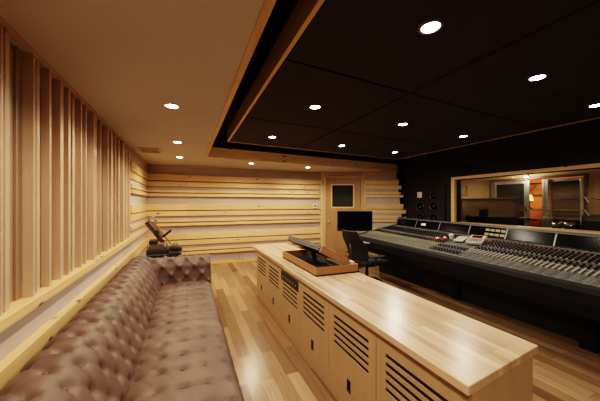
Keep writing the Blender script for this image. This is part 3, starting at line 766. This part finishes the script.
# ------------------------------------------------------------------ mixing console
Yn, Yf = .25, 5.17
def Fr(y): return Vector((3.42-(5.17-y)*.068, y, .80))              # front top edge
def Bk(y):                                                          # foot of the meter bridge
    yb = y+.03; return Vector((4.0+(yb-1.5)*.155, yb, .985))
def CS(y, t_, h=0):
    p = Fr(y).lerp(Bk(y), t_); p.z = .80+.185*(t_**1.0)+h; return p
def cbox(mb, y0, y1, t0, t1, h0, h1):
    return mb.hexa([CS(y0, t0, h0), CS(y0, t1, h0), CS(y1, t1, h0), CS(y1, t0, h0)], [CS(y0, t0, h1), CS(y0, t1, h1), CS(y1, t1, h1), CS(y1, t0, h1)])
con = thing('mixing_console', 'huge black and grey analogue mixing console below the control room window', 'mixing console', (3.9, 2.8, 0))
# armrest bolster
sec = [(-.03, -.02), (-.05, -.06), (-.045, -.17), (.0, -.27), (.09, -.31), (.09, -.01), (.0, 0)]
m = MB(); k = len(sec); vs = []
NY = 12
for j in range(NY+1):
    y = Yn+(Yf-Yn)*j/NY; p = Fr(y)
    for (a, z) in sec: vs.append((p.x+a, p.y, p.z+z))
m.add(vs, [(j*k+i, j*k+(i+1) % k, (j+1)*k+(i+1) % k, (j+1)*k+i) for j in range(NY) for i in range(k)]+[list(range(k)), [NY*k+i for i in range(k)]])
child(m.build('armrest', bolster_m, None, bevel=.01), con)
# body under the surface and pedestals
m = MB()
m.hexa([(Fr(Yn).x+.09, Yn, .50), (Bk(Yn).x+.25, Bk(Yn).y, .50), (Bk(Yf).x+.25, Bk(Yf).y, .50), (Fr(Yf).x+.09, Yf, .50)], [CS(Yn, .03, -.012), CS(Yn, 1, -.012)+Vector((.2, 0, 0)), CS(Yf, 1, -.012)+Vector((.2, 0, 0)), CS(Yf, .03, -.012)])
child(m.build('body', plain('console_body', (.014, .014, .015), .6), None, bevel=.006), con)
for y in (.45, 1.50, 3.1, 4.8):
    child(MB().box(Fr(y).x+.60, Fr(y).x+.95, y-.05, y+.09, .0, .51).build('pedestal', bolster_m, None, bevel=.01), con)
child(MB().hexa([(3.95, .4, 0), (4.25, .4, 0), (4.5, 5.0, 0), (3.9, 5.0, 0)], [(3.95, .4, .51), (4.25, .4, .51), (4.5, 5.0, .51), (3.9, 5.0, .51)]).build('rear_panel', plain('console_rear', (.010, .010, .010), .8)), con)
# end cheeks
for y, s2 in ((Yf, 1), (Yn, -1)):
    a = Fr(y)+Vector((-.03, 0, -.19)); b = Bk(y)+Vector((.22, 0, -.48)); e = Vector((0, .04*s2, 0))
    m = MB(); pf = [Fr(y)+Vector((-.04, 0, -.17)), Fr(y)+Vector((.06, 0, -.30)), b, Bk(y)+Vector((.22, 0, .19)), Bk(y)+Vector((.06, 0, .185)), Bk(y)+Vector((-.02, 0, .02)), Fr(y)+Vector((-.03, 0, .012))]
    k = len(pf); m.add(pf+[p+e for p in pf], [list(range(k)), list(range(k, 2*k))]+[(i, (i+1) % k, k+(i+1) % k, k+i) for i in range(k)])
    child(m.build('end_cheek', grey_panel, None, bevel=.006), con)
# channel strips
pitch = .052; ych = []
y = Yn+.03
while y+pitch < Yf-.02: ych.append(y); y += pitch
master = (2.62, 3.15)           # centre section
knobs = []; strips = []
kn_proto = MB().lathe([(.018, 0), (.017, .004), (.014, .006), (.012, .024), (.004, .025)], 8).build('knob', knob_k)
col.objects.unlink(kn_proto)
for y in ych:
    yc = y+pitch/2
    inm = master[0] < yc < master[1]
    mat_ = strip_y if (yc > 3.02 and int(yc/pitch) % 2) else (strip_a if int(yc/pitch) % 2 else strip_b)
    m = MB()
    cbox(m, y+.001, y+pitch-.001, .02, .97, -.01, 0)
    # low button rows near the armrest, thin dividers
    for r_ in range(3): cbox(m, y+.012, y+.022, .06+r_*.05, .08+r_*.05, 0, .006); cbox(m, y+.030, y+.040, .06+r_*.05, .08+r_*.05, 0, .006)
    st_ = child(m.build('channel_strip', mat_, None), con)
    strips.append(st_)
    if not inm:
        f = MB(); cbox(f, y+.016, y+.036, .21, .37, .003, .018)
        fo = f.build('fader', fader_y if yc > 3.0 else fader_m); fo.parent = st_; fo.location = (0, 0, 0)
        fo.location = Vector((0, 0, 0))
    for r_ in range(9 if not inm else 5):
        tt_ = .43+r_*.058 if not inm else .10+r_*.055
        knobs.append((CS(yc, tt_, 0), r_, yc))
for i, o in enumerate(knobs): pass
tg = {}
vis = sorted(range(len(knobs)), key=lambda i: (0 if inview(knobs[i][0]) else 1, (knobs[i][0]-camp).length))
km = {}
def kmesh(matn):
    if matn.name not in km:
        me = kn_proto.data.copy(); me.materials.clear(); me.materials.append(matn); km[matn.name] = me
    return km[matn.name]
tilt = math.atan2(.185, .7)
pal = [knob_k, knob_k, knob_g, knob_k, knob_k, knob_k, knob_r, knob_k, knob_g]
restk = {}
for n_, i in enumerate(vis):
    p, r_, yc = knobs[i]; matn = pal[r_ % 9]
    if matn is knob_r and yc > 2.6: matn = knob_k
    if n_ < 100:
        o = bpy.data.objects.new('knob', kmesh(matn)); col.objects.link(o); o.parent = con; o.location = p-con.location; o.rotation_euler = (0, -tilt, 0)
    else:
        restk.setdefault(0, []).append((p, matn))
# remaining knobs: one mesh with material slots
me_v = []; me_f = []; mi = []; mats = [knob_k, knob_g, knob_r]
kb = [v.co.copy() for v in kn_proto.data.vertices]; kf = [list(p.vertices) for p in kn_proto.data.polygons]; RT = Matrix.Rotation(-tilt, 3, 'Y')
for p, matn in restk[0]:
    k0 = len(me_v); me_v += [tuple(p+RT @ v) for v in kb]; me_f += [[a+k0 for a in f] for f in kf]; mi += [mats.index(matn)]*len(kf)
me = bpy.data.meshes.new('knob'); me.from_pydata(me_v, [], me_f)
for x in mats: me.materials.append(x)
me.polygons.foreach_set('material_index', mi)
o = bpy.data.objects.new('knob', me); col.objects.link(o); child(o, con); tag(o, kind='stuff')
# meter bridge with its screens
def BR(y, a, h):   # a: 0 bottom..1 top along the sloped face, h: outwards
    p = Bk(y); n_ = Vector((-.93, .05, .36)).normalized(); return p+Vector((.065*a, 0, .155*a))+n_*h
m = MB()
m.add([BR(Yn, 0, 0), BR(Yf, 0, 0), BR(Yf, 1.04, 0), BR(Yn, 1.04, 0), BR(Yn, 1.04, 0)+Vector((.2, 0, 0)), BR(Yf, 1.04, 0)+Vector((.2, 0, 0)), Bk(Yf)+Vector((.27, 0, -.1)), Bk(Yn)+Vector((.27, 0, -.1))],
      [(0, 1, 2, 3), (3, 2, 5, 4), (4, 5, 6, 7), (7, 6, 1, 0), (0, 3, 4, 7), (1, 6, 5, 2)])
bridge = child(m.build('meter_bridge', grey_panel, None, bevel=.004), con)
divs = [5.19, 4.498, 3.825, 3.148, 2.517, 1.909, 1.292, 0.62, 0.28]
def bbox(mb, y0, y1, a0, a1, h0, h1):
    return mb.hexa([BR(y0, a0, h0), BR(y1, a0, h0), BR(y1, a1, h0), BR(y0, a1, h0)], [BR(y0, a0, h1), BR(y1, a0, h1), BR(y1, a1, h1), BR(y0, a1, h1)])
def sub(o, p): o.parent = p; o.location = (0, 0, 0); return o
for i in range(len(divs)-1):
    o = sub(bbox(MB(), divs[i+1]+.012, divs[i]-.012, .05, .93, .001, .008).build('meter_screen', blk_gloss), bridge)
for y in divs: sub(bbox(MB(), y-.007, y+.007, .0, 1.0, .001, .010).build('divider', plain('divider_grey', (.26, .26, .26), .4, metal=.4)), bridge)
sub(bbox(MB(), Yn, Yf, .94, 1.04, .001, .012).build('top_rail', grey_panel), bridge)
ym0, ym1 = 2.536, 2.863
for r_ in range(2):
    for k in range(4):
        y0 = ym0+.002+k*.083
        sub(bbox(MB(), y0, y0+.062, .17+r_*.40, .37+r_*.40, .008, .016).build('level_meter', meter_m), bridge)
sub(bbox(MB(), 4.20, 4.33, .35, .62, .008, .010).build('white_patch', white_p), bridge)  # small white patch on the screen face

# things lying on the console
def on_con(name, label, cat, yc, tc_, lw, ld, h, mat_, rz=0, h0=.030):
    p = CS(yc, tc_, h0); t = thing(name, label, cat, p); t.rotation_euler = (0, -tilt, rz); return t
t = on_con('desk_controller', 'pale desk controller with a red display lying on the console centre', 'controller', 2.745, .66, .2, .2, .04, white_p, .35)
o = MB().box(-.15, .15, -.10, .10, 0, .035).build('housing', plain('phone_ivory', (.46, .44, .38), .4), t, bevel=.006); o.location = (0, 0, 0)
o = MB().box(.03, .12, -.06, .07, .035, .04).build('display', emis('red_display', (.7, .04, .02), .12), t); o.location = (0, 0, 0)
o = MB()
for a in range(4):
    for b in range(5): o.box(-.12+a*.032, -.10+a*.032, -.08+b*.034, -.058+b*.034, .035, .041)
o = o.build('keypad', knob_g, t); o.location = (0, 0, 0)
t = on_con('paper_pad', 'pale green notepad lying left of the desk controller on the console', 'notepad', 2.99, .62, .1, .1, .02, white_p, .2)
o = MB().box(-.10, .10, -.07, .07, 0, .012).build('sheet', plain('pad_green', (.36, .38, .26), .7), t); o.location = (0, 0, 0)
for k, (dy, dt, lb_, mt) in enumerate([(0, 0, 'red marker cap beside the white cup on the console centre', red_p), (.10, -.06, 'red and white tape roll lying on the console centre', red_p), (-.06, .08, 'small white cup standing on the console centre', white_p)]):
    t = on_con(['marker_cap', 'tape_roll', 'small_cup'][k], lb_, ['cap', 'tape', 'cup'][k], 3.19+dy, .50+dt, .1, .1, .03, mt)
    o = MB().lathe([[(.035, 0), (.035, .03), (.028, .034)], [(.045, 0), (.045, .028), (.03, .03)], [(.026, 0), (.036, .07), (.034, .072)]][k], 16).build(['cap_body', 'roll', 'cup_body'][k], mt, t, smooth=False); o.location = (0, 0, 0)
    o = MB().lathe([[(.02, .034), (.015, .045)], [(.026, .030), (.024, .036)], [(.028, .05), (.030, .073)]][k], 14).build(['tip', 'core', 'rim'][k], white_p, t); o.location = (0, 0, 0)

# ------------------------------------------------------------------ computer desk and monitor at the far end
def lo(o): o.location = (0, 0, 0); return o
t = thing('side_table', 'small grey side table between the chair and the far end of the console', 'table', (3.19, 4.76, 0))
lo(MB().box(-.13, .13, -.24, .24, .70, .725).build('tabletop', plain('desk_grey', (.22, .22, .22), .5), t, bevel=.004))
lo(MB().box(-.02, .02, -.02, .02, .02, .70).build('column', blk_plastic, t, bevel=.003))
lo(MB().box(-.12, .12, -.20, .20, 0, .02).build('foot_plate', blk_plastic, t, bevel=.003))
t = thing('computer_monitor', 'wide black computer monitor on a floor pole in front of the door', 'monitor', (3.63, 5.54, 0), rz=-.385)
lo(MB().box(-.41, .41, -.02, .02, .845, 1.315).build('housing', blk_plastic, t, bevel=.006))
lo(MB().box(-.395, .395, -.0225, -.0195, .86, 1.30).build('screen', blk_gloss, t))
lo(MB().box(-.03, .03, .02, .06, .01, 1.1).build('stand_pole', blk_plastic, t, bevel=.004))
lo(MB().box(-.16, .16, -.10, .16, 0, .015).build('stand_base', blk_plastic, t, bevel=.004))
t = thing('computer_keyboard', 'pale keyboard lying on the small grey side table', 'keyboard', (3.19, 4.76, .726), rz=1.45)
lo(MB().box(-.13, .13, -.06, .06, 0, .016).build('housing', white_p, t, bevel=.003))
m = MB()
for a in range(8):
    for b in range(3): m.box(-.12+a*.031, -.095+a*.031, -.05+b*.035, -.022+b*.035, .016, .021)
lo(m.build('keycaps', knob_g, t))

# ------------------------------------------------------------------ office chair
ch = thing('office_chair', 'black mesh backed office chair with armrests, facing the console', 'chair', (2.95, 4.12, 0), rz=.10)
def gridmesh(fn, nu, nv, th=.02):
    m = MB(); vs = [fn(i/nu, j/nv) for i in range(nu+1) for j in range(nv+1)]
    top = [v for v in vs]; k = len(top)
    def nrm(i, j):
        a = Vector(fn(min(1, (i+1)/nu), j/nv))-Vector(fn(max(0, (i-1)/nu), j/nv)); b = Vector(fn(i/nu, min(1, (j+1)/nv)))-Vector(fn(i/nu, max(0, (j-1)/nv)))
        return a.cross(b).normalized()
    bot = [Vector(fn(i/nu, j/nv))-nrm(i, j)*th for i in range(nu+1) for j in range(nv+1)]
    W = nv+1; fs = []
    for i in range(nu):
        for j in range(nv):
            q = (i*W+j, (i+1)*W+j, (i+1)*W+j+1, i*W+j+1); fs.append(q); fs.append(tuple(a+k for a in q[::-1]))
    for i in range(nu): fs.append((i*W, (i+1)*W, (i+1)*W+k, i*W+k)); fs.append((i*W+nv, (i+1)*W+nv, (i+1)*W+nv+k, i*W+nv+k))
    for j in range(nv): fs.append((j, j+1, j+1+k, j+k)); fs.append((nu*W+j, nu*W+j+1, nu*W+j+1+k, nu*W+j+k))
    return m.add(top+[tuple(b) for b in bot], fs)
def backf(u, v):        # u height, v width
    z = .50+.52*u; wv = (.225+.035*math.sin(PI*min(1, u*1.1)))*(1-.35*max(0, u-.75)**1.2*2.2)
    y = (v-.5)*2*wv; x = -.24-.16*u+.03*math.sin(u*5)+.05*(2*v-1)**2
    return (x, y, z)
lo(gridmesh(backf, 16, 12, .018).build('backrest', blk_mesh, ch, smooth=True))
m = MB(); rim = [backf(u/12, 0) for u in range(13)]+[backf(1, v/8) for v in range(1, 9)]+[backf(1-u/12, 1) for u in range(1, 13)]+[backf(0, 1-v/8) for v in range(1, 9)]
lo(m.tube(rim, .014, 8).build('back_frame', blk_plastic, ch, smooth=True))
def seatf(u, v):
    x = -.24+.56*u; w = .265-.03*u; y = (v-.5)*2*w; z = .435-.05*max(0, u-.7)**1*1.2-.02*math.cos((v-.5)*PI)+.0
    return (x, y, z)
lo(gridmesh(seatf, 12, 12, -.09).build('seat', blk_mesh, ch, smooth=True))
lo(MB().lathe([(.03, .20), (.03, .30), (.022, .30), (.022, .43)], 14).build('column', blk_plastic, ch, smooth=False))
lo(MB().box(-.14, .12, -.10, .10, .40, .44).build('mechanism', blk_plastic, ch, bevel=.01))
lo(MB().tube([(-.12, 0, .42), (-.28, 0, .44), (-.33, 0, .60), (-.36, 0, .80)], .022).build('spine', blk_plastic, ch, smooth=True))
for s in (-1, 1):
    ar = lo(MB().tube([(-.10, s*.20, .43), (-.08, s*.29, .45), (-.06, s*.30, .585)], .016).build('arm_support', blk_plastic, ch, smooth=True))
    lo(MB().box(-.20, .11, s*.30-.045, s*.30+.045, .585, .615).build('armrest', blk_plastic, ch, bevel=.012, seg=3))
base = lo(MB().lathe([(.045, .13), (.045, .19), (.03, .20)], 16).build('base', blk_plastic, ch))
polished = plain('base_bronze', (.20, .14, .08), .3, metal=.6)
for k in range(5):
    a = 2*PI*k/5-.15; dx, dy = math.cos(a), math.sin(a)
    lg = MB().tube([(dx*.03, dy*.03, .17), (dx*.18, dy*.18, .15), (dx*.31, dy*.31, .085)], [.032, .026, .018]).build('leg', polished, ch, smooth=True); lo(lg)
    cs_ = MB().lathe([(.028, -.02), (.03, 0), (.028, .02)], 14, Matrix.Translation((dx*.31, dy*.31, .03)) @ Matrix.Rotation(a, 4, 'Z') @ Matrix.Rotation(PI/2, 4, 'X')).build('caster', blk_plastic, lg, smooth=True); cs_.location = (0, 0, 0)

# ------------------------------------------------------------------ world & camera
w = bpy.data.worlds.new('w'); sc.world = w; w.use_nodes = True
w.node_tree.nodes['Background'].inputs[0].default_value = (1, .8, .6, 1); w.node_tree.nodes['Background'].inputs[1].default_value = .02
cam = bpy.data.cameras.new('cam'); co = bpy.data.objects.new('cam', cam); col.objects.link(co)
cam.sensor_width = 36; cam.lens = 36*278/600; cam.shift_y = 2.5/600; cam.clip_start = .02
co.location = (0, 0, 1.5); co.rotation_euler = (PI/2, 0, -math.atan2(s_, c_))
sc.camera = co
sc.view_settings.view_transform = 'Filmic'; sc.view_settings.look = 'High Contrast'; sc.view_settings.exposure = 0.22
